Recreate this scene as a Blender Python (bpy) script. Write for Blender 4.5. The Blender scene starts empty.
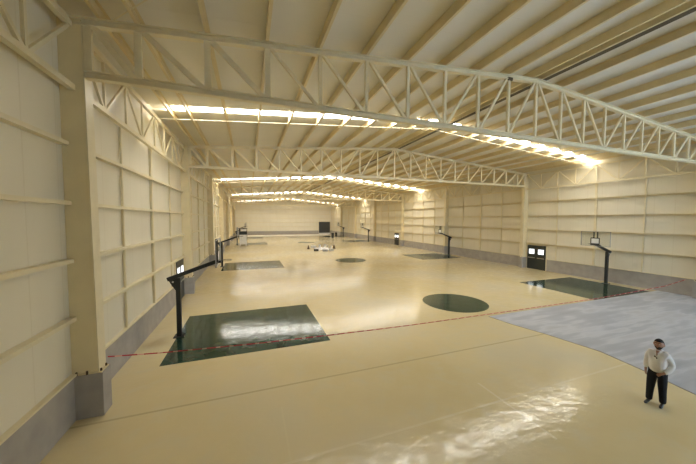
import bpy, bmesh, math, random
from mathutils import Vector, Matrix
random.seed(7)
sc = bpy.context.scene
COL = sc.collection
PI = math.pi

# ------------------------------------------------------------------ dimensions (metres)
XL, XR = -4.0, 26.3          # inner faces of the side walls
YF, YB = -15.2, 89.87          # wall behind the viewer, far wall
Y0, BAY = 8.13, 11.66        # first column line, bay length
XM = (XL + XR) / 2           # ridge
HALF = (XR - XL) / 2
ZP = 1.085                   # concrete plinth
GIRTS = (2.458, 3.829, 5.163, 6.517)
ZB, ZE = 8.14, 7.80          # truss bottom chord, eave truss bottom chord
SLOPE = 1.2 / HALF
def ztop(x): return 9.37 + SLOPE * (HALF - abs(x - XM))     # top of the truss top chord
def zroof(x): return ztop(x) + 0.31
PANEL = HALF / 10
COURTS = (12.75, 30.15, 56.8, 74.4)
STRIPS = ((14.1, 14.72), (37.4, 38.4), (60.2, 61.2), (82.2, 83.0))

# ------------------------------------------------------------------ materials
def nt(name):
    m = bpy.data.materials.new(name); m.use_nodes = True
    n = m.node_tree.nodes; l = m.node_tree.links
    return m, n, l, n['Principled BSDF']
def noise(n, l, scale, detail=3, stretch=None, coord='Object'):
    tc = n.new('ShaderNodeTexCoord'); out = tc.outputs[coord]
    if stretch:
        mp = n.new('ShaderNodeMapping'); mp.inputs['Scale'].default_value = stretch
        l.new(out, mp.inputs['Vector']); out = mp.outputs['Vector']
    t = n.new('ShaderNodeTexNoise'); t.inputs['Scale'].default_value = scale; t.inputs['Detail'].default_value = detail
    l.new(out, t.inputs['Vector'])
    return t.outputs['Fac']
def ramp(n, l, fac, stops):
    r = n.new('ShaderNodeValToRGB'); e = r.color_ramp.elements
    while len(e) < len(stops): e.new(0.5)
    for i, (p, c) in enumerate(stops):
        e[i].position = p; e[i].color = (*c, 1) if len(c) == 3 else c
    l.new(fac, r.inputs['Fac']); return r.outputs['Color']
def bump(n, l, h, strength, dist=0.01):
    b = n.new('ShaderNodeBump'); b.inputs['Strength'].default_value = strength; b.inputs['Distance'].default_value = dist
    l.new(h, b.inputs['Height']); return b.outputs['Normal']
def plain(name, c, rough=0.5, metal=0.0, var=0.06, scale=3.0):
    m, n, l, p = nt(name)
    f = noise(n, l, scale, 4)
    a = tuple(max(0, v * (1 - var)) for v in c); b = tuple(min(1, v * (1 + var)) for v in c)
    l.new(ramp(n, l, f, [(0.3, a), (0.7, b)]), p.inputs['Base Color'])
    p.inputs['Roughness'].default_value = rough; p.inputs['Metallic'].default_value = metal
    return m
def emit(name, c, s):
    m, n, l, p = nt(name)
    p.inputs['Base Color'].default_value = (0.8, 0.8, 0.8, 1)
    p.inputs['Emission Color'].default_value = (*c, 1); p.inputs['Emission Strength'].default_value = s
    return m

CREAM = (0.72, 0.635, 0.425)
M_STEEL = plain('cream_steel_paint', (0.76, 0.68, 0.475), 0.42, var=0.05)
M_COLUMN = plain('cream_column_paint', (0.78, 0.68, 0.435), 0.45, var=0.06, scale=1.2)
M_PURLIN = plain('cream_purlin_paint', (0.72, 0.61, 0.37), 0.5, var=0.04)
M_RIDGE = plain('dark_ridge_gap', (0.10, 0.075, 0.04), 0.7)
M_BLACK = plain('black_powder_coat', (0.022, 0.025, 0.026), 0.42)
M_DOOR = plain('black_green_door_paint', (0.025, 0.032, 0.03), 0.4)
M_SHUT = plain('charcoal_shutter', (0.045, 0.047, 0.048), 0.6)
M_CHROME = plain('brushed_metal', (0.55, 0.55, 0.54), 0.3, 0.9)
M_WHITE = plain('white_painted_metal', (0.80, 0.82, 0.85), 0.4)
M_GREY = plain('grey_plastic', (0.33, 0.34, 0.36), 0.5)
M_RUBBER = plain('black_rubber', (0.02, 0.02, 0.02), 0.8)
M_RUST = plain('dark_debris', (0.10, 0.06, 0.03), 0.9, var=0.4, scale=20)
M_CONE = plain('dull_brown_cone', (0.06, 0.028, 0.008), 0.7)
M_CASE = plain('pale_grey_case', (0.55, 0.56, 0.58), 0.5)
M_SHEET = plain('white_plastic_sheet', (0.78, 0.79, 0.80), 0.35)

def wall_mat():
    m, n, l, p = nt('cream_wall_panels')
    tc = n.new('ShaderNodeTexCoord'); sp = n.new('ShaderNodeSeparateXYZ'); l.new(tc.outputs['Object'], sp.inputs[0])
    ad = n.new('ShaderNodeMath'); ad.operation = 'ADD'; l.new(sp.outputs['X'], ad.inputs[0]); l.new(sp.outputs['Y'], ad.inputs[1])
    pp = n.new('ShaderNodeMath'); pp.operation = 'PINGPONG'; pp.inputs[1].default_value = 0.5; l.new(ad.outputs[0], pp.inputs[0])
    mr = n.new('ShaderNodeMapRange'); mr.inputs['From Min'].default_value = 0.0; mr.inputs['From Max'].default_value = 0.022
    l.new(pp.outputs[0], mr.inputs['Value'])
    f = noise(n, l, 0.9, 5, (1, 1, 0.35))
    c = ramp(n, l, f, [(0.3, (0.75, 0.70, 0.565)), (0.7, (0.79, 0.74, 0.605))])
    mx = n.new('ShaderNodeMix'); mx.data_type = 'RGBA'; mx.inputs['A'].default_value = (0.71, 0.655, 0.51, 1)
    l.new(mr.outputs[0], mx.inputs['Factor']); l.new(c, mx.inputs['B'])
    l.new(mx.outputs['Result'], p.inputs['Base Color'])
    p.inputs['Roughness'].default_value = 0.5
    l.new(bump(n, l, mr.outputs[0], 0.4, 0.006), p.inputs['Normal'])
    return m
def roof_mat():
    m, n, l, p = nt('pale_roof_sheets')
    tc = n.new('ShaderNodeTexCoord'); sp = n.new('ShaderNodeSeparateXYZ'); l.new(tc.outputs['Object'], sp.inputs[0])
    pp = n.new('ShaderNodeMath'); pp.operation = 'PINGPONG'; pp.inputs[1].default_value = 0.5; l.new(sp.outputs['Y'], pp.inputs[0])
    mr = n.new('ShaderNodeMapRange'); mr.inputs['From Max'].default_value = 0.03; l.new(pp.outputs[0], mr.inputs['Value'])
    f = noise(n, l, 0.5, 4)
    c = ramp(n, l, f, [(0.3, (0.72, 0.695, 0.61)), (0.7, (0.76, 0.735, 0.65))])
    l.new(c, p.inputs['Base Color']); p.inputs['Roughness'].default_value = 0.5
    l.new(bump(n, l, mr.outputs[0], 0.35, 0.01), p.inputs['Normal'])
    return m
def concrete_mat():
    m, n, l, p = nt('grey_concrete')
    f = noise(n, l, 2.2, 6)
    l.new(ramp(n, l, f, [(0.25, (0.33, 0.31, 0.29)), (0.75, (0.43, 0.405, 0.375))]), p.inputs['Base Color'])
    p.inputs['Roughness'].default_value = 0.75
    return m
def floor_mat():
    m, n, l, p = nt('cream_epoxy_floor')
    tc = n.new('ShaderNodeTexCoord'); sp = n.new('ShaderNodeSeparateXYZ'); l.new(tc.outputs['Object'], sp.inputs[0])
    f1 = noise(n, l, 0.22, 5); f2 = noise(n, l, 1.7, 6)
    c1 = ramp(n, l, f1, [(0.32, (0.655, 0.545, 0.31)), (0.5, (0.71, 0.605, 0.375)), (0.6, (0.69, 0.605, 0.41)), (0.72, (0.645, 0.585, 0.43))])
    # pale rubbed flecks
    c2 = ramp(n, l, f2, [(0.5, (0, 0, 0)), (0.72, (0.5, 0.5, 0.5))])
    mx = n.new('ShaderNodeMix'); mx.data_type = 'RGBA'; l.new(c2, mx.inputs['Factor']); l.new(c1, mx.inputs['A'])
    mx.inputs['B'].default_value = (0.66, 0.60, 0.43, 1)
    col = mx.outputs['Result']
    # saw-cut joints
    def line(out, at, w, colr, fac, lo=None, hi=None, other=None):
        nonlocal col
        s = n.new('ShaderNodeMath'); s.operation = 'COMPARE'; s.inputs[1].default_value = at; s.inputs[2].default_value = w
        l.new(out, s.inputs[0]); v = s.outputs[0]
        for o2, mode, val in ((other, 'GREATER_THAN', lo), (other, 'LESS_THAN', hi)):
            if val is None: continue
            g = n.new('ShaderNodeMath'); g.operation = mode; g.inputs[1].default_value = val; l.new(o2, g.inputs[0])
            k = n.new('ShaderNodeMath'); k.operation = 'MULTIPLY'; l.new(v, k.inputs[0]); l.new(g.outputs[0], k.inputs[1]); v = k.outputs[0]
        k = n.new('ShaderNodeMath'); k.operation = 'MULTIPLY'; k.inputs[1].default_value = fac; l.new(v, k.inputs[0])
        q = n.new('ShaderNodeMix'); q.data_type = 'RGBA'; l.new(k.outputs[0], q.inputs['Factor']); l.new(col, q.inputs['A'])
        q.inputs['B'].default_value = (*colr, 1); col = q.outputs['Result']
    X, Y = sp.outputs['X'], sp.outputs['Y']
    line(Y, 7.88, 0.035, (0.42, 0.34, 0.2), 0.55)
    line(Y, 5.28, 0.03, (0.78, 0.70, 0.52), 0.6)
    line(X, 6.28, 0.03, (0.80, 0.72, 0.55), 0.6, 3.9, 6.1, Y)
    line(X, 0.72, 0.02, (0.74, 0.66, 0.45), 0.35, -9, 7.0, Y)
    line(Y, 19.6, 0.03, (0.5, 0.42, 0.27), 0.35)
    l.new(col, p.inputs['Base Color'])
    f3 = noise(n, l, 2.6, 6)
    r = n.new('ShaderNodeMapRange'); r.inputs['From Min'].default_value = 0.35; r.inputs['From Max'].default_value = 0.7
    r.inputs['To Min'].default_value = 0.03; r.inputs['To Max'].default_value = 0.26
    l.new(f3, r.inputs['Value']); l.new(r.outputs[0], p.inputs['Roughness'])
    f4 = noise(n, l, 2.6, 6, (1.0, 1.6, 1))
    l.new(bump(n, l, f4, 0.16, 0.05), p.inputs['Normal'])
    p.inputs['IOR'].default_value = 1.42
    return m
def green_mat():
    m, n, l, p = nt('dark_green_court_paint')
    f = noise(n, l, 1.5, 5)
    l.new(ramp(n, l, f, [(0.3, (0.020, 0.050, 0.036)), (0.7, (0.030, 0.068, 0.048))]), p.inputs['Base Color'])
    r = n.new('ShaderNodeMapRange'); p.inputs['IOR'].default_value = 1.4; r.inputs['To Min'].default_value = 0.03; r.inputs['To Max'].default_value = 0.17
    l.new(noise(n, l, 2.4, 5), r.inputs['Value']); l.new(r.outputs[0], p.inputs['Roughness'])
    l.new(bump(n, l, noise(n, l, 1.8, 6), 0.13, 0.05), p.inputs['Normal'])
    return m
def bare_mat():
    m, n, l, p = nt('bare_grey_screed')
    f = noise(n, l, 1.1, 7, (0.35, 2.6, 1)); g = noise(n, l, 0.35, 4)
    ad = n.new('ShaderNodeMath'); ad.operation = 'ADD'; l.new(f, ad.inputs[0]); l.new(g, ad.inputs[1])
    c = ramp(n, l, ad.outputs[0], [(0.0, (0.26, 0.265, 0.275)), (0.45, (0.37, 0.375, 0.39)), (0.58, (0.45, 0.45, 0.46)), (1.0, (0.40, 0.385, 0.36))])
    r = n.new('ShaderNodeMapRange'); r.inputs['From Min'].default_value = 0.7; r.inputs['From Max'].default_value = 1.3
    l.new(ad.outputs[0], r.inputs['Value'])
    c = ramp(n, l, r.outputs[0], [(0.0, (0.35, 0.375, 0.44)), (0.42, (0.42, 0.445, 0.52)), (0.62, (0.54, 0.56, 0.63)), (1.0, (0.43, 0.44, 0.49))])
    l.new(c, p.inputs['Base Color']); p.inputs['Roughness'].default_value = 0.38
    return m
def tape_mat():
    m, n, l, p = nt('red_white_tape')
    tc = n.new('ShaderNodeTexCoord'); sp = n.new('ShaderNodeSeparateXYZ'); l.new(tc.outputs['Object'], sp.inputs[0])
    pp = n.new('ShaderNodeMath'); pp.operation = 'PINGPONG'; pp.inputs[1].default_value = 0.22; l.new(sp.outputs['X'], pp.inputs[0])
    g = n.new('ShaderNodeMath'); g.operation = 'GREATER_THAN'; g.inputs[1].default_value = 0.15; l.new(pp.outputs[0], g.inputs[0])
    l.new(ramp(n, l, g.outputs[0], [(0.0, (0.45, 0.02, 0.035)), (1.0, (0.7, 0.35, 0.30))]), p.inputs['Base Color'])
    return m
def glass_mat():
    m, n, l, p = nt('clear_backboard')
    t = n.new('ShaderNodeBsdfTransparent'); t.inputs['Color'].default_value = (0.93, 0.95, 0.95, 1)
    g = n.new('ShaderNodeBsdfGlossy'); g.inputs['Roughness'].default_value = 0.03
    mx = n.new('ShaderNodeMixShader'); mx.inputs[0].default_value = 0.04; l.new(t.outputs[0], mx.inputs[1]); l.new(g.outputs[0], mx.inputs[2])
    l.new(mx.outputs[0], n['Material Output'].inputs['Surface'])
    return m
M_WALL, M_ROOF, M_CONC, M_FLOOR, M_GREEN, M_BARE, M_TAPE, M_GLASS = wall_mat(), roof_mat(), concrete_mat(), floor_mat(), green_mat(), bare_mat(), tape_mat(), glass_mat()
M_SKY = emit('daylit_skylight', (1.0, 0.97, 0.91), 20.5)
M_PANE = emit('daylit_window_pane', (0.90, 0.95, 1.0), 1.5)

# ------------------------------------------------------------------ mesh helpers
def box(bm, x0, x1, y0, y1, z0, z1):
    v = [bm.verts.new(p) for p in ((x0,y0,z0),(x1,y0,z0),(x1,y1,z0),(x0,y1,z0),(x0,y0,z1),(x1,y0,z1),(x1,y1,z1),(x0,y1,z1))]
    for f in ((0,3,2,1),(4,5,6,7),(0,1,5,4),(1,2,6,5),(2,3,7,6),(3,0,4,7)): bm.faces.new([v[i] for i in f])
def prism(bm, prof, p0, p1, up=(0,0,1)):
    """extrude a closed profile [(side, up)...] from p0 to p1"""
    p0, p1 = Vector(p0), Vector(p1); d = (p1 - p0).normalized(); up = Vector(up)
    s = d.cross(up).normalized(); u = s.cross(d).normalized()
    a = [bm.verts.new(p0 + s * x + u * y) for x, y in prof]; b = [bm.verts.new(p1 + s * x + u * y) for x, y in prof]
    k = len(prof)
    for i in range(k): bm.faces.new((a[i], a[(i+1) % k], b[(i+1) % k], b[i]))
    bm.faces.new(a[::-1]); bm.faces.new(b)
def rect(w, h): return [(-w/2, -h/2), (w/2, -h/2), (w/2, h/2), (-w/2, h/2)]
def isec(w, h, t):
    return [(-w/2,-h/2),(w/2,-h/2),(w/2,-h/2+t),(t/2,-h/2+t),(t/2,h/2-t),(w/2,h/2-t),(w/2,h/2),(-w/2,h/2),(-w/2,h/2-t),(-t/2,h/2-t),(-t/2,-h/2+t),(-w/2,-h/2+t)]
def csec(w, h, t, s=1):      # channel open towards +side
    q = [(-w/2,-h/2),(w/2,-h/2),(w/2,-h/2+t),(-w/2+t,-h/2+t),(-w/2+t,h/2-t),(w/2,h/2-t),(w/2,h/2),(-w/2,h/2)]
    return q if s > 0 else [(-x, y) for x, y in q][::-1]
def circ(r, n=16): return [(r*math.cos(2*PI*i/n), r*math.sin(2*PI*i/n)) for i in range(n)]
def lathe(bm, prof, n=20, c=(0,0,0)):
    rings = []
    for r, z in prof:
        rings.append([bm.verts.new((c[0]+r*math.cos(2*PI*i/n), c[1]+r*math.sin(2*PI*i/n), c[2]+z)) for i in range(n)])
    for a, b in zip(rings, rings[1:]):
        for i in range(n): bm.faces.new((a[i], a[(i+1)%n], b[(i+1)%n], b[i]))
    bm.faces.new(rings[0][::-1]); bm.faces.new(rings[-1])
def torus(bm, R, r, c, n=28, k=8):
    rg = []
    for i in range(n):
        a = 2*PI*i/n
        rg.append([bm.verts.new((c[0]+(R+r*math.cos(2*PI*j/k))*math.cos(a), c[1]+(R+r*math.cos(2*PI*j/k))*math.sin(a), c[2]+r*math.sin(2*PI*j/k))) for j in range(k)])
    for i in range(n):
        for j in range(k): bm.faces.new((rg[i][j], rg[(i+1)%n][j], rg[(i+1)%n][(j+1)%k], rg[i][(j+1)%k]))
def obj(name, bm, mat, parent=None, bevel=0, smooth=False):
    bmesh.ops.recalc_face_normals(bm, faces=bm.faces)
    me = bpy.data.meshes.new(name); bm.to_mesh(me); bm.free(); me.materials.append(mat)
    if smooth:
        for f in me.polygons: f.use_smooth = True
    o = bpy.data.objects.new(name, me); COL.objects.link(o)
    if parent: o.parent = parent
    if bevel:
        b = o.modifiers.new('bevel', 'BEVEL'); b.width = bevel; b.segments = 2; b.limit_method = 'ANGLE'
    return o
def B(): return bmesh.new()
def bx(name, mat, parent, *a, bevel=0):
    bm = B(); box(bm, *a); return obj(name, bm, mat, parent, bevel)
def pr(name, mat, parent, prof, p0, p1, up=(0,0,1), bevel=0):
    bm = B(); prism(bm, prof, p0, p1, up); return obj(name, bm, mat, parent, bevel)
def tag(o, label, cat, group=None):
    o['label'] = label; o['category'] = cat
    if group: o['group'] = group
    return o
def thing(name, label, cat, loc=(0,0,0), rz=0, group=None):
    o = bpy.data.objects.new(name, None); COL.objects.link(o); o.empty_display_size = 0.2
    o.location = loc; o.rotation_euler = (0, 0, rz)
    return tag(o, label, cat, group)
def struct(o, label=None):
    o['kind'] = 'structure'
    if label: o['label'] = label
    return o
def dup(root, loc, rz=0, label=None):
    r = root.copy(); COL.objects.link(r); r.location = loc; r.rotation_euler = (0, 0, rz)
    if label: r['label'] = label
    for ch in list(root.children):
        c = ch.copy(); COL.objects.link(c); c.parent = r
        for g in ch.children:
            d = g.copy(); COL.objects.link(d); d.parent = c
    return r
def ordinal(i): return ('first','second','third','fourth','fifth','sixth','seventh','eighth','ninth','tenth')[i]

# ------------------------------------------------------------------ floor
fl = struct(bx('floor', M_FLOOR, None, XL-.3, XR+.3, YF-.3, YB+.3, -0.3, 0), 'glossy cream painted floor of the hall')
for side, x0, x1 in (('left', XL+1.18, XL+6.98), ('right', XR-6.8, XR-1.0)):
    for i, y in enumerate(COURTS):
        dx = 0.3 if (side == 'left' and i > 0) else 0
        o = bx('painted_key', M_GREEN, fl, x0+dx, x1+dx, y-2.45, y+2.45, -0.01, 0.003)
        o['label'] = 'dark green painted rectangle under the %s hoop on the %s side' % (('nearest','second','third','farthest')[i], side)
for i, y in enumerate(COURTS):
    bm = B(); lathe(bm, [(1.8, -0.01), (1.8, 0.003)], 64, (11.2, y, 0))
    o = obj('painted_circle', bm, M_GREEN, fl); o['label'] = 'dark green painted circle, %s from the viewer' % ordinal(i)
bm = B()
edge = [(11.25, YF), (11.45, 1.0), (11.35, 3.0), (11.75, 4.6), (12.02, 6.1), (11.7, 7.8), (11.3, 9.2), (11.15, 10.28), (XR, 10.28), (XR, YF)]
top = [bm.verts.new((x, y, 0.002)) for x, y in edge]; bot = [bm.verts.new((x, y, -0.01)) for x, y in edge]
bm.faces.new(top); bm.faces.new(bot[::-1])
for i in range(len(edge)): bm.faces.new((bot[i], bot[(i+1)%len(edge)], top[(i+1)%len(edge)], top[i]))
o = obj('bare_screed', bm, M_BARE, fl); o['label'] = 'streaky bluish grey unpainted floor patch'
M_PALE = plain('pale_floor_coat', (0.74, 0.70, 0.60), 0.3)
o = bx('pale_strip', M_PALE, fl, XL+3.5, XR-2.5, 80.5, 87.6, -0.01, 0.003); o['label'] = 'paler floor strip before the far wall'

bm = B(); pv = None
for x, y in edge[:8]:
    c = [bm.verts.new(p) for p in ((x-.03, y, .004), (x+.03, y, .004), (x+.03, y, -.008), (x-.03, y, -.008))]
    if pv:
        for i in range(4): bm.faces.new((pv[i], pv[(i+1)%4], c[(i+1)%4], c[i]))
    else: bm.faces.new(c[::-1])
    pv = c
bm.faces.new(pv)
obj('patch_seam', bm, plain('dull_seam', (0.27, 0.25, 0.22), 0.8, var=.3), fl)

# ------------------------------------------------------------------ walls with rails, posts and plinth
OPEN = (-2.6, 1.8, 4.6)
def side_wall(side):
    X = XL if side == 'left' else XR; s = 1 if side == 'left' else -1
    bm = B(); x0, x1 = min(X, X-.3*s), max(X, X-.3*s); bb = B(); p0, p1 = min(X, X+.06*s), max(X, X+.06*s)
    if side == 'left':
        box(bm, x0, x1, YF-.3, YB+.3, -.3, 9.85); box(bb, p0, p1, YF, YB, 0, ZP)
    else:                     # added opening out of view, cut to let bluish daylight in
        box(bm, x0, x1, YF-.3, OPEN[0], -.3, 9.85); box(bm, x0, x1, OPEN[1], YB+.3, -.3, 9.85); box(bm, x0, x1, OPEN[0], OPEN[1], OPEN[2], 9.85)
        box(bb, p0, p1, YF, OPEN[0], 0, ZP); box(bb, p0, p1, OPEN[1], YB, 0, ZP)
    w = struct(obj('wall_'+side, bm, M_WALL), 'cream panelled %s wall with steel rails' % side)
    struct(obj('baseboard_'+side, bb, M_CONC), 'grey concrete plinth along the %s wall' % side)
    pr('sill_rail', M_STEEL, w, rect(.11, .05), (X+.06*s, -2.75 if side == 'left' else OPEN[1], ZP+.025), (X+.06*s, YB, ZP+.025))
    for k in range(-2, 7):
        ya, yb = Y0+BAY*k+.22, Y0+BAY*(k+1)-.02
        if side == 'left' and k == -1: ya = -2.7
        if side == 'left' and k == -2: continue
        if side == 'right' and k == -1: ya = OPEN[1]+.1
        if side == 'right' and k == -2: yb = OPEN[0]-.1
        for z in GIRTS:
            pr('wall_rail', M_STEEL, w, csec(.165, .09 if side == 'left' else .12, .012, -1), (X+.0825*s, ya, z), (X+.0825*s, yb, z))
        for q in (.25, .5, .75):
            if side == 'left' and Y0+BAY*(k+q) < -2.6: continue
            if side == 'right' and OPEN[0]-.3 < Y0+BAY*(k+q) < OPEN[1]+.3: continue
            wd = .16 if q == .5 else .07
            yy = Y0+BAY*(k+q)+.1
            pr('wall_post', M_STEEL, w, rect(wd, .09 if q == .5 else .06), (X+.055*s, yy, ZP+.05), (X+.055*s, yy, ZE), up=(1,0,0))
    return w
WL, WR = side_wall('left'), side_wall('right')
def gable_wall(name, y, s):
    bm = B()
    prof = [(XL-.3, -.3), (XR+.3, -.3), (XR+.3, zroof(XR)), (XM, zroof(XM)), (XL-.3, zroof(XL))]
    a = [bm.verts.new((x, y, z)) for x, z in prof]; b = [bm.verts.new((x, y+.3*s, z)) for x, z in prof]
    bm.faces.new(a); bm.faces.new(b[::-1])
    for i in range(5): bm.faces.new((a[i], a[(i+1)%5], b[(i+1)%5], b[i]))
    return struct(obj(name, bm, M_WALL))
def gable_wall_with_added_opening(name, y, x0, x1, h):
    bm = B()
    def piece(prof):
        a = [bm.verts.new((x, y, z)) for x, z in prof]; b = [bm.verts.new((x, y-.3, z)) for x, z in prof]
        bm.faces.new(a); bm.faces.new(b[::-1]); k = len(prof)
        for i in range(k): bm.faces.new((a[i], a[(i+1)%k], b[(i+1)%k], b[i]))
    piece([(XL-.3, -.3), (x0, -.3), (x0, zroof(x0)), (XM, zroof(XM)), (XL-.3, zroof(XL))] if x0 > XM else [(XL-.3, -.3), (x0, -.3), (x0, zroof(x0)), (XL-.3, zroof(XL))])
    piece([(x0, h), (x1, h), (x1, zroof(x1)), (x0, zroof(x0))])
    piece([(x1, -.3), (XR+.3, -.3), (XR+.3, zroof(XR)), (x1, zroof(x1))])
    return struct(obj(name, bm, M_WALL))
WB = gable_wall('wall_back', YB, 1); WB['label'] = 'cream far wall with horizontal rails'
WF = gable_wall_with_added_opening('wall_front', YF, 12.5, 25.0, 6.0); WF['label'] = 'cream wall behind the viewer'  # gate opening is added, unseen, to bring sky light in from behind
struct(bx('baseboard_back', M_CONC, None, XL+.06, XR-.06, YB-.06, YB, 0, ZP), 'grey concrete plinth along the far wall')
for z in GIRTS + (7.9,):
    pr('wall_rail', M_STEEL, WB, csec(.12, .13, .012, 1), (XL+.2, YB-.06, z), (XR-.2, YB-.06, z))

# unseen block added behind the viewer to shade the near left wall
bm = B(); box(bm, XL, 9.5, YF, -3.7, 0, 9.3)
struct(obj('wall_shade_block', bm, M_WALL), 'cream block added behind the viewer to shade the near left wall')

# ------------------------------------------------------------------ roof: sheets, skylights, purlins
bm = B()
ys = [YF-.3]
for a, b in STRIPS: ys += [a, b]
ys.append(YB+.3)
def roofquad(bm, y0, y1, dz=0, xa=XL-.3, xb=XR+.3):
    for x0, x1 in ((xa, XM), (XM, xb)):
        lo = [bm.verts.new((x, y, zroof(x)+dz)) for x, y in ((x0,y0),(x1,y0),(x1,y1),(x0,y1))]
        hi = [bm.verts.new(v.co + Vector((0,0,.12 if dz == 0 else .03))) for v in lo]
        bm.faces.new(lo[::-1]); bm.faces.new(hi)
        for i in range(4): bm.faces.new((lo[i], lo[(i+1)%4], hi[(i+1)%4], hi[i]))
for i in range(0, len(ys), 2): roofquad(bm, ys[i], ys[i+1])
ceil = struct(obj('ceiling', bm, M_ROOF), 'pale ribbed roof sheets on cream purlins')
for i, (a, b) in enumerate(STRIPS):
    bm = B(); roofquad(bm, a, b, .05, XL+.55, XR-.25)
    o = obj('skylight', bm, M_SKY, ceil); o['label'] = 'bright daylit roof strip, %s from the viewer' % ordinal(i)
    bm = B()      # closing upstands at the ends of the strip
    roofquad(bm, a-.02, b+.02, .09)
    obj('skylight_cover', bm, M_ROOF, ceil)
for k in range(0, 21):
    if k == 10: continue
    x = XL + PANEL*k
    if k == 0: x += .80
    if k == 20: x -= .80
    prof = [(-.035,-.11),(.035,-.11),(.035,.11),(-.035,.11)]
    pr('purlin', M_PURLIN, ceil, csec(.08, .30, .014, 1 if k < 10 else -1), (x, YF, ztop(x)+.155), (x, YB, ztop(x)+.155))
for dx in (-.22, .22):
    x = XM+dx
    pr('purlin', M_PURLIN, ceil, csec(.08, .30, .014, 1 if dx < 0 else -1), (x, YF, ztop(x)+.155), (x, YB, ztop(x)+.155))
o = pr('ridge_strip', M_RIDGE, ceil, rect(.22, .06), (XM+.42, YF, ztop(XM)+.03), (XM+.42, YB, ztop(XM)+.03)); o['label'] = 'dark strip along the ridge'
for (a, b) in STRIPS:
    for sx in (-1, 1):
        xe = XL+.2 if sx < 0 else XR-.2
        pr('bridging_rod', M_STEEL, ceil, rect(.035, .025), (xe, b+.3, ztop(xe)+.03), (XM, b+.3, ztop(XM)+.03))
pr('brace_rod', M_STEEL, ceil, circ(.015, 8), (XL+1.0, Y0+.1, ztop(XL+1.0)+.03), (XL+5.6, Y0-4.3, ztop(XL+5.6)+.03))

# ------------------------------------------------------------------ columns
def make_column(label):
    t = thing('steel_column', label, 'column', group='cream steel columns along the walls')
    # local frame: wall face at x=0, hall towards +x, viewer side y=0
    bx('pedestal', M_CONC, t, 0.0, .61, 0, .42, 0, 1.07, bevel=.012)['label'] = 'grey concrete pedestal'
    bx('base_plate', M_COLUMN, t, .02, .58, .02, .39, 1.07, 1.095)
    bm = B(); prism(bm, [(.05, .0), (.37, .0), (.37, .50), (.05, .50)], (0, 0, 1.095), (0, 0, 9.36), up=(1, 0, 0))
    for v in bm.verts:
        v.co = Vector((v.co.x * (.86 if v.co.z > 5 else 1), abs(v.co.y), v.co.z))
    obj('shaft', bm, M_COLUMN, t, bevel=.008)
    bm = B(); box(bm, .50, .525, .04, .38, 1.095, 9.30)
    for v in bm.verts:
        if v.co.z > 5: v.co.x -= .07
    obj('flange', bm, M_STEEL, t)
    for bxp, byp in ((.50,.08),(.50,.33),(.1,.02),(.3,.02)):
        bm = B(); lathe(bm, [(.022, 1.07), (.022, 1.15), (.012, 1.16)], 8, (bxp + (.05 if byp > .05 else 0), byp, 0))
        obj('anchor_bolt', bm, M_RUST, t)
    return t
base = None
for k in range(0, 7):
    lab = 'cream steel column on grey pedestal, %s' % ('nearest one on the left wall, cut by the picture edge side' if k == 0 else '%s from the viewer along the left wall' % ordinal(k))
    if k == 0: lab = 'tall cream steel column on grey concrete pedestal nearest the viewer at left'
    if base is None: base = make_column(lab); base.location = (XL, Y0, 0)
    else: dup(base, (XL, Y0+BAY*k, 0), 0, lab)
for k in range(0, 7):
    lab = 'cream steel column on grey pedestal, %s from the viewer along the right wall' % ordinal(k)
    if k == 1: lab = 'cream steel column beside the double black door on the right wall'
    dup(base, (XR, Y0+BAY*k+.42, 0), PI, lab)

# ------------------------------------------------------------------ roof trusses
def make_truss(label):
    t = thing('roof_truss', label, 'truss', group='roof trusses spanning the hall')
    for a, b in ((XL+.3, XM), (XM, XR-.3)):
        pr('top_chord', M_STEEL, t, isec(.17, .17, .02), (a, .09, ztop(a)-.085), (b, .09, ztop(b)-.085))
    pr('bottom_chord', M_STEEL, t, isec(.18, .17, .02), (XL+.46, .09, ZB), (XR-.46, .09, ZB))
    def node(k):
        x = XL + PANEL*k
        return min(max(x, XL+.54), XR-.54)
    for k in range(21):
        x = node(k); w = .15 if (k <= 3 or k >= 17) else .10
        pr('web_post', M_STEEL, t, rect(w, .10), (x, .09, ZB+.08), (x, .09, ztop(x)-.16), up=(0,1,0))
    for k in range(20):
        j = k if k < 10 else 19-k; w = .13 if j <= 2 else .085
        down = j < 7
        a, b = (k, k+1)
        ax, bxx = node(a)+.10, node(b)-.10
        fall = down if k < 10 else not down      # falls towards +X
        if fall: p0, p1 = (ax, .09, ztop(ax)-.15), (bxx, .09, ZB+.07)
        else:    p0, p1 = (ax, .09, ZB+.07), (bxx, .09, ztop(bxx)-.15)
        pr('web_diagonal', M_STEEL, t, rect(w, .08), p0, p1, up=(0,1,0))
    return t
tr0 = make_truss('cream steel roof truss nearest the viewer, crossing the top of the picture'); tr0.location = (0, Y0, 0)
bx('bolted_clip', M_RIDGE, tr0, XM-1.62, XM-1.40, .0, .2, ztop(XM-1.5)-.22, ztop(XM-1.5)-.12)
for k, lab in ((1, 'cream steel roof truss, second from the viewer, ending at the column by the double door'), (3, 'cream steel roof truss, third from the viewer, deep in the hall'), (5, 'small far cream roof truss nearest the end wall')):
    r = tr0.copy(); COL.objects.link(r); r.location = (0, Y0+BAY*k, 0); r['label'] = lab
    for ch in list(tr0.children):
        if ch.name.startswith('bolted'): continue
        c = ch.copy(); COL.objects.link(c); c.parent = r

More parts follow.
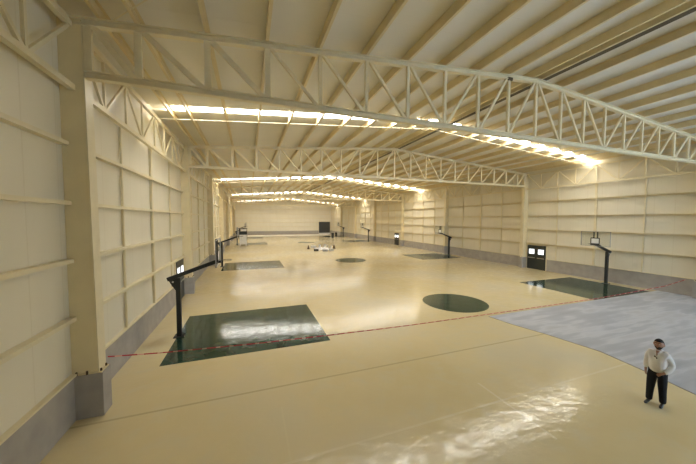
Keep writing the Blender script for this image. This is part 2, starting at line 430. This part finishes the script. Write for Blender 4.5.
# ------------------------------------------------------------------ eave trusses along the walls
def make_eave(label):
    t = thing('eave_truss', label, 'truss', group='eave trusses along the walls')
    zt = 9.2; a, b = .40, BAY + .02
    pr('top_chord', M_STEEL, t, rect(.12, .12), (0, a, zt), (0, b, zt))
    pr('bottom_chord', M_STEEL, t, rect(.13, .13), (0, a, ZE), (0, b, ZE))
    for i in range(1, 8):
        y = BAY*i/8 + (.1 if i != 4 else .1)
        pr('web_post', M_STEEL, t, rect(.10 if i % 2 == 0 else .07, .06), (0, y, ZE+.06), (0, y, zt-.06), up=(1,0,0))
    for i in range(8):
        y0, y1 = max(a, BAY*i/8+.1)+.06, min(b, BAY*(i+1)/8+.1)-.06
        za, zb = (zt-.05, ZE+.05) if i % 2 == 0 else (ZE+.05, zt-.05)
        pr('web_diagonal', M_STEEL, t, rect(.085, .06), (0, y0, za), (0, y1, zb), up=(1,0,0))
    return t
ev = None
for side, x in (('left', XL+.235), ('right', XR-.235)):
    for k in range(-1, 7):
        lab = 'cream lattice girder under the %s eave, %s bay from the viewer' % (side, ordinal(k+1))
        if ev is None: ev = make_eave(lab); ev.location = (x, Y0+BAY*k, 0)
        else: dup(ev, (x, Y0+BAY*k, 0), 0, lab)

# ------------------------------------------------------------------ doors
def double_door(name, label, X, s, y0, y1, h):
    """black double door in a side wall; s = direction into the hall"""
    d = struct(bx(name, M_STEEL, None, min(X, X+.09*s), max(X, X+.09*s), y0-.07, y1+.07, 0, h+.07), label)
    ym = (y0+y1)/2
    for a, b in ((y0, ym-.006), (ym+.006, y1)):
        xa, xb = X+.05*s, X+.125*s
        lf = bx('door_leaf', M_DOOR, d, min(xa,xb), max(xa,xb), a, b, .01, h, bevel=.006); lf['label'] = 'black door leaf with a small bright window'
        cy = (a+b)/2; xa, xb = X+.10*s, X+.132*s
        bx('window_pane', M_PANE, lf, min(xa,xb), max(xa,xb), cy-.26, cy+.26, h*.64, h*.64+.46)
        xa, xb = X+.125*s, X+.19*s
        bx('push_bar', M_CHROME, lf, min(xa,xb), max(xa,xb), a+.12, b-.12, 1.08, 1.13)
    return d
double_door('door_1', 'black double door with two bright windows near the right-hand hoop', XR, -1, 17.85, 19.65, 2.32)
double_door('door_2', 'small far black double door on the right wall', XR, -1, 44.75, 46.35, 2.25)
double_door('door_3', 'black double door on the left wall behind the near hoop', XL, 1, 17.75, 19.5, 2.36)
d4 = struct(bx('door_4', M_STEEL, None, 21.88, 25.9, YB-.11, YB, 0, 4.1), 'large charcoal square shutter on the far wall')
bx('shutter_panel', M_SHUT, d4, 21.98, 25.8, YB-.16, YB-.08, .28, 4.0)
bx('shutter_sill', M_WHITE, d4, 21.98, 25.8, YB-.18, YB-.08, 0, .28)

# ------------------------------------------------------------------ basketball hoops
def make_hoop(label):
    t = thing('basketball_hoop', label, 'basketball hoop', group='black basketball hoops beside the green rectangles')
    bm = B(); box(bm, -.2, .2, -.2, .2, 0.0, .025)
    for a in (-.15, .15):
        for b in (-.15, .15): lathe(bm, [(.02, .02), (.02, .06)], 8, (a, b, 0))
    obj('base_plate', bm, M_BLACK, t)
    bx('pole', M_BLACK, t, -.085, .085, -.085, .085, .02, 2.42, bevel=.012)
    pr('arm', M_BLACK, t, rect(.15, .15), (-.38, 0, 2.37), (1.42, 0, 3.02), bevel=.01)
    bm = B()
    prof = [(-.34,2.33),(-.22,2.10),(-.06,1.85),(.0,1.7),(.0,2.45)]
    a = [bm.verts.new((x, -.03, z)) for x, z in prof]; b = [bm.verts.new((x, .03, z)) for x, z in prof]
    bm.faces.new(a); bm.faces.new(b[::-1])
    for i in range(5): bm.faces.new((a[i], a[(i+1)%5], b[(i+1)%5], b[i]))
    g = obj('gusset', bm, M_BLACK, t)
    bm = B(); prism(bm, circ(.035, 12), (-.19, -.045, 2.26), (-.19, .045, 2.26)); obj('bolt', bm, M_WHITE, g)['label'] = 'pale bolt head'
    for y in (-.11, .11): pr('mount_strut', M_BLACK, t, rect(.075, .05), (1.44, y, 2.95), (1.44, y, 3.96), up=(0,1,0))
    pr('mount_bar', M_BLACK, t, rect(.06, .06), (1.44, -.3, 2.98), (1.44, .3, 2.98))
    bd = bx('backboard', M_GLASS, t, 1.48, 1.50, -.9, .9, 2.9, 3.95); bd['label'] = 'clear backboard'
    bm = B()
    for z in (2.9, 3.95): box(bm, 1.472, 1.508, -.915, .915, z-.015, z+.015)
    for y in (-.9, .9): box(bm, 1.47, 1.51, y-.018, y+.018, 2.885, 3.965)
    obj('backboard_frame', bm, M_GREY, bd)
    bm = B(); box(bm, 1.502, 1.506, -.235, .235, 3.06, 3.46); obj('target_panel', bm, M_WHITE, bd)
    bm = B()
    for z in (3.06, 3.48): box(bm, 1.502, 1.510, -.28, .28, z-.035, z+.035)
    for y in (-.26, .26): box(bm, 1.502, 1.510, y-.03, y+.03, 3.06, 3.48)
    obj('target_border', bm, M_BLACK, bd)
    bm = B(); torus(bm, .225, .012, (1.80, 0, 3.05)); box(bm, 1.50, 1.60, -.12, .12, 2.96, 3.055)
    obj('rim', bm, M_BLACK, t)
    return t
h0 = make_hoop('black basketball hoop on the near left green rectangle, its arm reaching right'); h0.location = (-2.74, COURTS[0], 0)
labsL = [None, 'black basketball hoop second along the left wall, behind the near left one', 'small black basketball hoop third along the left wall, beside the white lift', 'tiny far black basketball hoop hidden behind the white lift at left']
labsR = ['black basketball hoop with clear backboard on the near right green rectangle', 'black basketball hoop second along the right wall, before a wide cream column', 'small black basketball hoop third along the right wall', 'farthest small black basketball hoop on the right, beside the dark bins']
for i, y in enumerate(COURTS):
    if i: dup(h0, ((-2.6, -2.2, -2.2)[i-1], y, 0), 0, labsL[i])
    dup(h0, (25.37, y, 0), PI, labsR[i])

# ------------------------------------------------------------------ barrier tape
cu = [(XL+.065, 9.75, .78), (-2.87, 10.62, .31), (0.2, 10.62, .16), (3.05, 10.62, .07), (6.8, 10.55, .02), (13.6, 10.48, .012), (20.0, 10.42, .02), (22.5, 10.1, .22), (24.7, 9.4, .62), (XR-.075, 9.05, 1.0)]
bm = B(); prev = None
for x, y, z in cu:
    c = [bm.verts.new((x, y+dy, z+dz)) for dy, dz in ((-.004,-.018),(.004,-.018),(.004,.018),(-.004,.018))]
    if z < .05:
        for v, (dy, dz) in zip(c, ((-.018,-.008),(.018,-.008),(.018,.006),(-.018,.006))): v.co = Vector((x, y+dy, z+dz))
    if prev:
        for i in range(4): bm.faces.new((prev[i], prev[(i+1)%4], c[(i+1)%4], c[i]))
    else: bm.faces.new(c[::-1])
    prev = c
bm.faces.new(prev)
tag(obj('barrier_tape', bm, M_TAPE), 'thin red and white tape stretched across the hall floor from wall to wall', 'tape')

# ------------------------------------------------------------------ clutter in the middle of the hall
def cone(x, y, lab):
    t = thing('traffic_cone', lab, 'cone', (x, y, 0), group='cones beside the pile of gear')
    bx('base', M_CONE, t, -.24, .24, -.24, .24, 0, .05, bevel=.01)
    bm = B(); lathe(bm, [(.19,.05),(.05,.58),(.035,.6)], 16); obj('cone_body', bm, M_CONE, t, smooth=False)
    return t
cone(9.0, 43.9, 'dark brown cone left of the pale pile on the floor')
cone(13.15, 43.3, 'dark brown cone right of the pale pile on the floor')
# crumpled sheet
bm = B(); N = 22; g = {}
for i in range(N+1):
    for j in range(N+1):
        u, v = i/N*2-1, j/N*2-1
        rr = 1 + .18*math.sin(5*math.atan2(v, u)) + .08*random.random()
        z = .02 + max(0, .30*(1-(u*u+v*v)/1.6))*(.3+.9*random.random())
        g[i,j] = bm.verts.new((11.0+u*1.0*rr, 42.7+v*1.35*rr, z))
for i in range(N):
    for j in range(N): bm.faces.new((g[i,j], g[i+1,j], g[i+1,j+1], g[i,j+1]))
sh = obj('plastic_sheet', bm, M_SHEET); tag(sh, 'crumpled white plastic sheet spread on the floor among the gear', 'sheet')
so = sh.modifiers.new('thick', 'SOLIDIFY'); so.thickness = .012; so.offset = 1
def case(x, y, z, w, d, h, rz, mat, lab):
    t = thing('tool_case', lab, 'case', (x, y, z), rz, 'tool cases in the pile')
    bx('body', mat, t, -w/2, w/2, -d/2, d/2, 0, h*.66, bevel=.02); bx('lid', mat, t, -w/2, w/2, -d/2, d/2, h*.67, h, bevel=.02)
    bm = B(); prism(bm, rect(.03,.03), (-.12, -d/2-.05, h*.5), (.12, -d/2-.05, h*.5)); box(bm, -.12, -.09, -d/2-.06, -d/2+.01, h*.47, h*.53); box(bm, .09, .12, -d/2-.06, -d/2+.01, h*.47, h*.53)
    obj('handle', bm, M_RUBBER, t)
case(9.5, 40.5, 0, .6, .4, .34, .2, M_RUBBER, 'black case at the front left of the pale pile')
case(10.75, 40.0, 0, .75, .5, .28, -.15, M_GREY, 'mid grey case at the front middle of the pale pile')
case(11.75, 40.1, 0, .6, .45, .36, .1, M_CASE, 'pale grey case at the front right end of the pile')
case(10.2, 45.6, 0, .8, .5, .34, -.1, M_CASE, 'pale grey case at the back left of the pile')
def bucket(x, y, lab):
    t = thing('paint_bucket', lab, 'bucket', (x, y, 0), group='white buckets in the pile')
    bm = B(); lathe(bm, [(.15,0),(.18,.38),(.19,.38),(.19,.4)], 18); obj('pail', bm, M_WHITE, t)
    bm = B(); lathe(bm, [(.195,.4),(.195,.43),(.17,.44)], 18); obj('lid', bm, M_GREY, t)
for x, y, lab in ((12.5, 46.4, 'white bucket with grey lid at the back of the pile'), (12.85, 43.9, 'white bucket with grey lid at the back right of the pile'), (11.5, 46.4, 'white bucket with grey lid at the back middle of the pile')): bucket(x, y, lab)
t = thing('work_trestle', 'low grey trestle standing behind the white sheet', 'trestle', (12.2, 45.2, 0))
pr('beam', M_GREY, t, rect(.09,.09), (-.45,0,.42), (.45,0,.42))
for sx in (-.38, .38):
    for sy in (-.25, .25): pr('leg', M_GREY, t, rect(.06,.06), (sx, 0, .41), (sx*1.1, sy, 0))

def bin_(x, y, lab, h):
    t = thing('wheeled_bin', lab, 'bin', (x, y, 0), group='black bins at the far right')
    bm = B()
    a = [bm.verts.new(p) for p in ((-.2,-.22,.06),(.2,-.22,.06),(.2,.22,.06),(-.2,.22,.06))]
    b = [bm.verts.new(p) for p in ((-.25,-.28,h-.1),(.25,-.28,h-.1),(.25,.28,h-.1),(-.25,.28,h-.1))]
    bm.faces.new(a[::-1]); bm.faces.new(b)
    for i in range(4): bm.faces.new((a[i], a[(i+1)%4], b[(i+1)%4], b[i]))
    obj('body', bm, M_RUBBER, t); bx('lid', M_RUBBER, t, -.27, .27, -.31, .30, h-.1, h-.03, bevel=.015)
    for s in (-.22, .22):
        bm = B(); prism(bm, circ(.1, 14), (s-.03, .2, .1), (s+.03, .2, .1)); obj('wheel', bm, M_GREY, t)
bin_(20.1, 67.3, 'tall black bin standing left of its neighbour before the far court', 1.4)
bin_(22.3, 71.5, 'black bin standing right of its neighbour before the far court', 1.3)

# ------------------------------------------------------------------ white lift at the far left
t = thing('platform_lift', 'tall white lift with a dark topped platform standing at the far left', 'lift', (-1.05, 53.6, 0))
ch = bx('chassis', M_WHITE, t, -.62, .62, -.5, 1.2, .25, .75, bevel=.03)
for sx in (-.5, .5):
    for yy in (-.3, .95):
        bm = B(); prism(bm, circ(.2, 18), (sx-.1, yy, .2), (sx+.1, yy, .2)); obj('wheel', bm, M_RUBBER if yy > 0 else M_WHITE, t)
for sx in (-.48, .48):
    for k in range(3):
        z0 = .75+.42*k
        for a, b in ((-.4, 1.1), (1.1, -.4)): pr('scissor_arm', M_WHITE, t, rect(.08, .14), (sx, a, z0), (sx, b, z0+.42))
bx('mast_cover', M_WHITE, t, -.6, .6, -.48, -.36, .75, 2.05, bevel=.02)
bx('platform', M_BLACK, t, -.66, .66, -.55, 1.3, 2.0, 2.12)
bx('side_panel', M_BLACK, t, -.66, .66, -.56, -.52, 2.12, 2.62)
for x, y in ((-.64,-.53),(.64,-.53),(-.64,1.28),(.64,1.28)): pr('guard_post', M_BLACK, t, rect(.06,.06), (x, y, 2.1), (x, y, 3.15), up=(0,1,0))
for a, b in (((-.64,-.53),(.64,-.53)),((.64,-.53),(.64,1.28)),((.64,1.28),(-.64,1.28)),((-.64,1.28),(-.64,-.53))):
    pr('guard_rail', M_BLACK, t, rect(.06,.06), (*a, 3.12), (*b, 3.12))
bx('control_box', M_WHITE, t, -.3, .55, -.5, -.2, 2.66, 2.98, bevel=.03)

# ------------------------------------------------------------------ the person
def skin_mesh(name, verts, edges, radii, mat, parent, root=0, sub=2):
    me = bpy.data.meshes.new(name); me.from_pydata(verts, edges, []); me.materials.append(mat)
    o = bpy.data.objects.new(name, me); COL.objects.link(o)
    if parent: o.parent = parent
    sk = o.modifiers.new('skin', 'SKIN'); sk.use_smooth_shade = True
    if not me.skin_vertices: me.skin_vertices.new()
    for i, r in enumerate(radii):
        r = (r, r) if not isinstance(r, tuple) else r
        me.skin_vertices[0].data[i].radius = r
        me.skin_vertices[0].data[i].use_root = (i == root)
    s = o.modifiers.new('sub', 'SUBSURF'); s.levels = sub; s.render_levels = sub
    return o
class Sk:
    def __init__(s): s.v, s.e, s.r = [], [], []
    def add(s, p, r, frm=None):
        s.v.append(p); s.r.append(r); i = len(s.v)-1
        if frm is not None: s.e.append((frm, i))
        return i
    def chain(s, pts, frm=None):
        for p, r in pts: frm = s.add(p, r, frm)
        return frm
M_SKIN = plain('skin', (0.36, 0.19, 0.125), 0.5, var=.08)
M_HAIR = plain('black_hair', (0.010, 0.008, 0.007), 0.85)
M_SHIRT = plain('white_shirt', (0.74, 0.73, 0.74), 0.8, var=.05, scale=9)
M_TROU = plain('black_trousers', (0.007, 0.007, 0.010), 0.9)
M_SHOE = plain('black_shoe_leather', (0.012, 0.011, 0.011), 0.35)
M_EYE = plain('eye_white', (0.6, 0.58, 0.55), 0.3)
M_LIP = plain('lips', (0.27, 0.11, 0.09), 0.5)
# local frame: facing -Y, his left hand is +X
PX, PY = 9.96, 3.82
face_dir = Vector((-0.99, -0.13)); rz = math.atan2(face_dir.x, -face_dir.y)   # rotates -Y onto face_dir
S = Sk()
pel = S.add((0,.01,.93), (.13,.10))
tor = S.chain([((0,0,1.08), (.14,.11)), ((0,.01,1.24), (.145,.11)), ((0,.015,1.38), (.15,.095)), ((0,.015,1.475), (.075,.065)), ((0,.005,1.545), (.066,.066))], pel)
chest = 3
LA = [((.18,.01,1.385), .055), ((.245,.03,1.28), .056), ((.285,.045,1.15), .047), ((.245,-.07,1.035), .042), ((.165,-.185,.965), .031)]
RA = [((-.18,.01,1.385), .055), ((-.232,.02,1.28), .056), ((-.25,.025,1.15), .047), ((-.255,-.01,1.01), .042), ((-.25,-.05,.895), .031)]
LL = [((.085,.0,.84), (.09,.095)), ((.092,-.01,.68), .085), ((.095,-.01,.48), .063), ((.098,.01,.34), .058), ((.10,.03,.10), .042), ((.10,-.01,.055), .04), ((.12,-.14,.035), .032)]
RL = [((-.085,-.0,.84), (.09,.095)), ((-.095,-.02,.68), .085), ((-.10,-.03,.48), .063), ((-.105,-.02,.34), .058), ((-.11,-.015,.10), .042), ((-.11,-.055,.055), .04), ((-.19,-.17,.035), .032)]
S.chain(LA, chest); lw = len(S.v)-1
S.chain(RA, chest); rw = len(S.v)-1
LL = [((.095,-.005,.84), (.10,.105)), ((.11,-.02,.68), .088), ((.12,-.02,.48), .063), ((.125,.0,.34), .058), ((.13,.02,.10), .042), ((.13,-.02,.055), .04), ((.145,-.15,.035), .032)]
RL = [((-.095,-.005,.84), (.10,.105)), ((-.115,-.03,.68), .088), ((-.13,-.045,.48), .063), ((-.14,-.035,.34), .058), ((-.15,-.03,.10), .042), ((-.15,-.07,.055), .04), ((-.165,-.20,.035), .032)]
S.chain(LL, pel); S.chain(RL, pel)
def hand(w, palm_dir, curl, out, thumb):
    """palm and four fingers of unequal length, plus a thumb leaving the side of the palm"""
    wp = Vector(S.v[w]); d = Vector(palm_dir).normalized(); c = Vector(curl).normalized(); o = Vector(out).normalized()
    p = S.add(tuple(wp + d*.05), (.040,.024), w)
    for k, (off, ln) in enumerate(((-.030,.070),(-.010,.080),(.010,.075),(.030,.058))):
        b = wp + d*.095 + o*off
        i0 = S.add(tuple(b), .0115, p)
        i1 = S.add(tuple(b + d*ln*.5 + c*.012), .0105, i0)
        S.add(tuple(b + d*ln*.8 + c*.038), .009, i1)
    tb = wp + d*.045 + Vector(thumb)*.036
    t0 = S.add(tuple(tb), .0135, p); t1 = S.add(tuple(tb + Vector(thumb)*.02 + d*.035 + c*.01), .0115, t0)
    S.add(tuple(tb + Vector(thumb)*.022 + d*.062 + c*.02), .0095, t1)
hand(lw, (-.75,-.45,-.5), (-.2,.9,-.3), (.35,-.3,-.85), (.1,-.55,.8))
hand(rw, (.05,-.12,-1), (.6,.5,0), (0,1,-.1), (0.2,-.95,-.1))
person = skin_mesh('person', S.v, S.e, S.r, M_SKIN, None)
person.location = (PX, PY, 0); person.rotation_euler = (0, 0, rz); person.scale = (.84, .92, .955)
tag(person, 'stocky man in white shirt and black trousers standing by the grey floor patch, looking up', 'person')
# head: shaped ball, tilted up to the viewer and joined into the neck
HC = Vector((0, -.03, 1.668))
def head_pt(p): return HC + Matrix.Rotation(-.13, 3, 'X') @ Vector((p[0]*1.26, p[1]*1.13, p[2]*1.12))
def ball(name, mat, rx, ry, rz_, shape=None, parent=person, seg=28):
    bm = B(); bmesh.ops.create_uvsphere(bm, u_segments=seg, v_segments=seg//2+4, radius=1)
    for v in bm.verts:
        q = Vector((v.co.x*rx, v.co.y*ry, v.co.z*rz_))
        if shape: q = shape(q, v.co)
        v.co = head_pt(q)
    return obj(name, bm, mat, parent, smooth=True)
def headshape(q, n):
    if q.z < -.02:                                # jaw narrows
        k = 1 - .30*min(1, (-q.z-.02)/.10); q.x *= k
        if q.y > 0: q.y *= 1 - .35*min(1, (-q.z-.02)/.1)
    if n.y < -.75 and abs(q.z) < .075:            # flatter face
        q.y = max(q.y, -.096)
    nz = math.exp(-((q.x/.014)**2)) * math.exp(-(((q.z+.018)/.026)**2))
    if n.y < -.4: q.y -= .026*nz                  # nose
    for ex in (-.033, .033):
        e = math.exp(-(((q.x-ex)/.018)**2)) * math.exp(-(((q.z-.012)/.012)**2))
        if n.y < -.4: q.y += .010*e               # eye sockets
    b = math.exp(-(((q.z-.034)/.010)**2)) * (1 if abs(q.x) < .06 else 0)
    if n.y < -.4: q.y -= .005*b
    ear = math.exp(-(((q.z-.0)/.03)**2)) * math.exp(-(((q.y-.012)/.018)**2))
    q.x += math.copysign(.022*ear, q.x) if abs(n.x) > .8 else 0
    return q
hd = ball('head', M_SKIN, .083, .103, .128, headshape, seg=48)
def hairshape(q, n):
    if n.y < -.15 and n.z < .50: q *= .80
    if n.z < -.15: q *= .78
    return q
ball('hair', M_HAIR, .092, .112, .138, hairshape, seg=36)
def beard(q, n):
    if n.z > -.30 or n.y > .25: q *= .80
    k = 1 - .26*min(1, max(0, (-q.z-.02)/.10)); q.x *= k
    return q
ball('beard', M_HAIR, .087, .105, .131, beard, seg=36)
bm = B()
for ex in (-.033, .033):
    m4 = Matrix.Translation(head_pt((ex, -.088, .012)))
    bmesh.ops.create_uvsphere(bm, u_segments=10, v_segments=8, radius=.011, matrix=m4)
obj('eyes', bm, M_EYE, person, smooth=True)
bm = B()
for ex in (-.033, .033): bmesh.ops.create_uvsphere(bm, u_segments=8, v_segments=6, radius=.006, matrix=Matrix.Translation(head_pt((ex, -.0965, .013))))
obj('pupils', bm, M_HAIR, person, smooth=True)
bm = B()
for ex in (-.034, .034): prism(bm, rect(.012, .008), head_pt((ex-.02, -.103, .036)), head_pt((ex+.02, -.103, .037)))
obj('eyebrows', bm, M_HAIR, person)
bm = B(); bmesh.ops.create_uvsphere(bm, u_segments=12, v_segments=8, radius=1, matrix=Matrix.Translation(head_pt((0,-.10,-.062))) @ Matrix.Diagonal((.024,.009,.008,1)))
obj('mouth', bm, M_LIP, person, smooth=True)
# shirt
T = Sk()
a = T.add((0,-.01,.90), (.175,.145))
T.chain([((0,-.025,1.0), (.205,.175)), ((0,-.045,1.10), (.225,.205)), ((0,-.03,1.23), (.225,.19)), ((0,0,1.37), (.225,.155)), ((0,.012,1.455), (.135,.105)), ((0,.012,1.50), (.085,.08)), ((0,.01,1.52), (.08,.076))], a)
def sleeve(L, end):
    pts = [((L[0][0][0], L[0][0][1], L[0][0][2]+.015), .112)] + [(p, r+.030) for p, r in L[1:-1]] + [(end, .052)]
    T.chain(pts, 4)
sleeve(LA, (.18,-.168,.975)); sleeve(RA, (-.25,-.043,.915))
shirt = skin_mesh('shirt', T.v, T.e, T.r, M_SHIRT, person); shirt['label'] = 'white long-sleeved shirt open at the collar'
bm = B()
for s in (-1, 1):
    vs = [(0.012*s,-.150,1.43),(.05*s,-.095,1.505),(.072*s,-.03,1.555),(.088*s,-.04,1.50),(.055*s,-.148,1.415)]
    f = [bm.verts.new(p) for p in vs]; g2 = [bm.verts.new((p[0], p[1]-.012, p[2]+.004)) for p in vs]
    bm.faces.new(f); bm.faces.new(g2[::-1])
    for i in range(5): bm.faces.new((f[i], f[(i+1)%5], g2[(i+1)%5], g2[i]))
obj('collar', bm, M_SHIRT, shirt)
bm = B()
vs = [(-.04,-.105,1.50),(.04,-.105,1.50),(0,-.170,1.37)]
f = [bm.verts.new(p) for p in vs]; g2 = [bm.verts.new((p[0], p[1]+.03, p[2])) for p in vs]
bm.faces.new(f); bm.faces.new(g2[::-1])
for i in range(3): bm.faces.new((f[i], f[(i+1)%3], g2[(i+1)%3], g2[i]))
obj('open_neck', bm, M_SKIN, person)
bm = B()
for ex in (-.035, .035):
    bmesh.ops.create_uvsphere(bm, u_segments=12, v_segments=8, radius=1, matrix=Matrix.Translation((ex*.55-.01,-.192,1.345-ex*.5)) @ Matrix.Diagonal((.020,.010,.020,1)))
prism(bm, rect(.012,.012), (-.03,-.192,1.36), (.012,-.192,1.335))
tag_o = obj('sunglasses', bm, M_HAIR, None, smooth=True)
tag_o.location = (PX, PY, 0); tag_o.rotation_euler = (0, 0, rz); tag_o.scale = (.84, .92, .955)
tag(tag_o, 'dark sunglasses hung on the open collar of the white shirt', 'sunglasses')
# trousers, belt, shoes
U = Sk()
a = U.add((0,-.005,.93), (.20,.165))
w_ = U.chain([((0,-.015,1.01), (.215,.185)), ((0,-.02,1.045), (.215,.188))], a)
def leg(L):
    U.chain([(L[0][0], (.125,.135)), (L[1][0], .122), (L[2][0], .100), (L[3][0], .092), ((L[4][0][0], L[4][0][1], .16), .085), ((L[4][0][0], L[4][0][1]-.01, .05), .082)], a)
leg(LL); leg(RL)
tr = skin_mesh('trousers', U.v, U.e, U.r, M_TROU, person); tr['label'] = 'black trousers'
for L in (LL, RL):
    hx, hy = L[4][0][0], L[4][0][1]; tx, ty = L[6][0][0], L[6][0][1]
    sh_ = Sk(); sh_.chain([((hx, hy+.035, .05), (.042,.045)), ((hx, hy-.05, .052), (.043,.048)), (((hx+tx)/2, (hy+ty)/2-.03, .042), (.046,.038)), ((tx, ty-.03, .034), (.045,.03)), ((tx+.004, ty-.085, .030), (.03,.022))])
    o = skin_mesh('shoe', sh_.v, sh_.e, sh_.r, M_SHOE, person); o['label'] = 'black leather shoe'

# ------------------------------------------------------------------ sky outside, camera, view
w = bpy.data.worlds.new('world'); sc.world = w; w.use_nodes = True
bg = w.node_tree.nodes['Background']; bg.inputs['Color'].default_value = (0.60, 0.78, 1.0, 1); bg.inputs['Strength'].default_value = 9.0

yaw, pitch, roll = .3459, .0456, .0024
right = Vector((math.cos(yaw), -math.sin(yaw), 0)); fwd = Vector((math.sin(yaw)*math.cos(pitch), math.cos(yaw)*math.cos(pitch), -math.sin(pitch)))
up = right.cross(fwd)
r2 = right*math.cos(roll) + up*math.sin(roll); u2 = up*math.cos(roll) - right*math.sin(roll)
cam = bpy.data.cameras.new('camera'); co = bpy.data.objects.new('camera', cam); COL.objects.link(co)
cam.sensor_width = 36; cam.lens = 274.37/696*36; cam.clip_end = 300; cam.clip_start = .05
m = Matrix((( r2.x, u2.x, -fwd.x, 0), (r2.y, u2.y, -fwd.y, 0), (r2.z, u2.z, -fwd.z, 0), (0,0,0,1)))
co.matrix_world = Matrix.Translation((0, 0, 4.8)) @ m
sc.camera = co
sc.view_settings.view_transform = 'Standard'; sc.view_settings.look = 'None'; sc.view_settings.gamma = 1
sc.view_settings.use_curve_mapping = False
sc.view_settings.exposure = 0.12
sc.cycles.max_bounces = 12; sc.cycles.diffuse_bounces = 8; sc.cycles.use_denoising = True
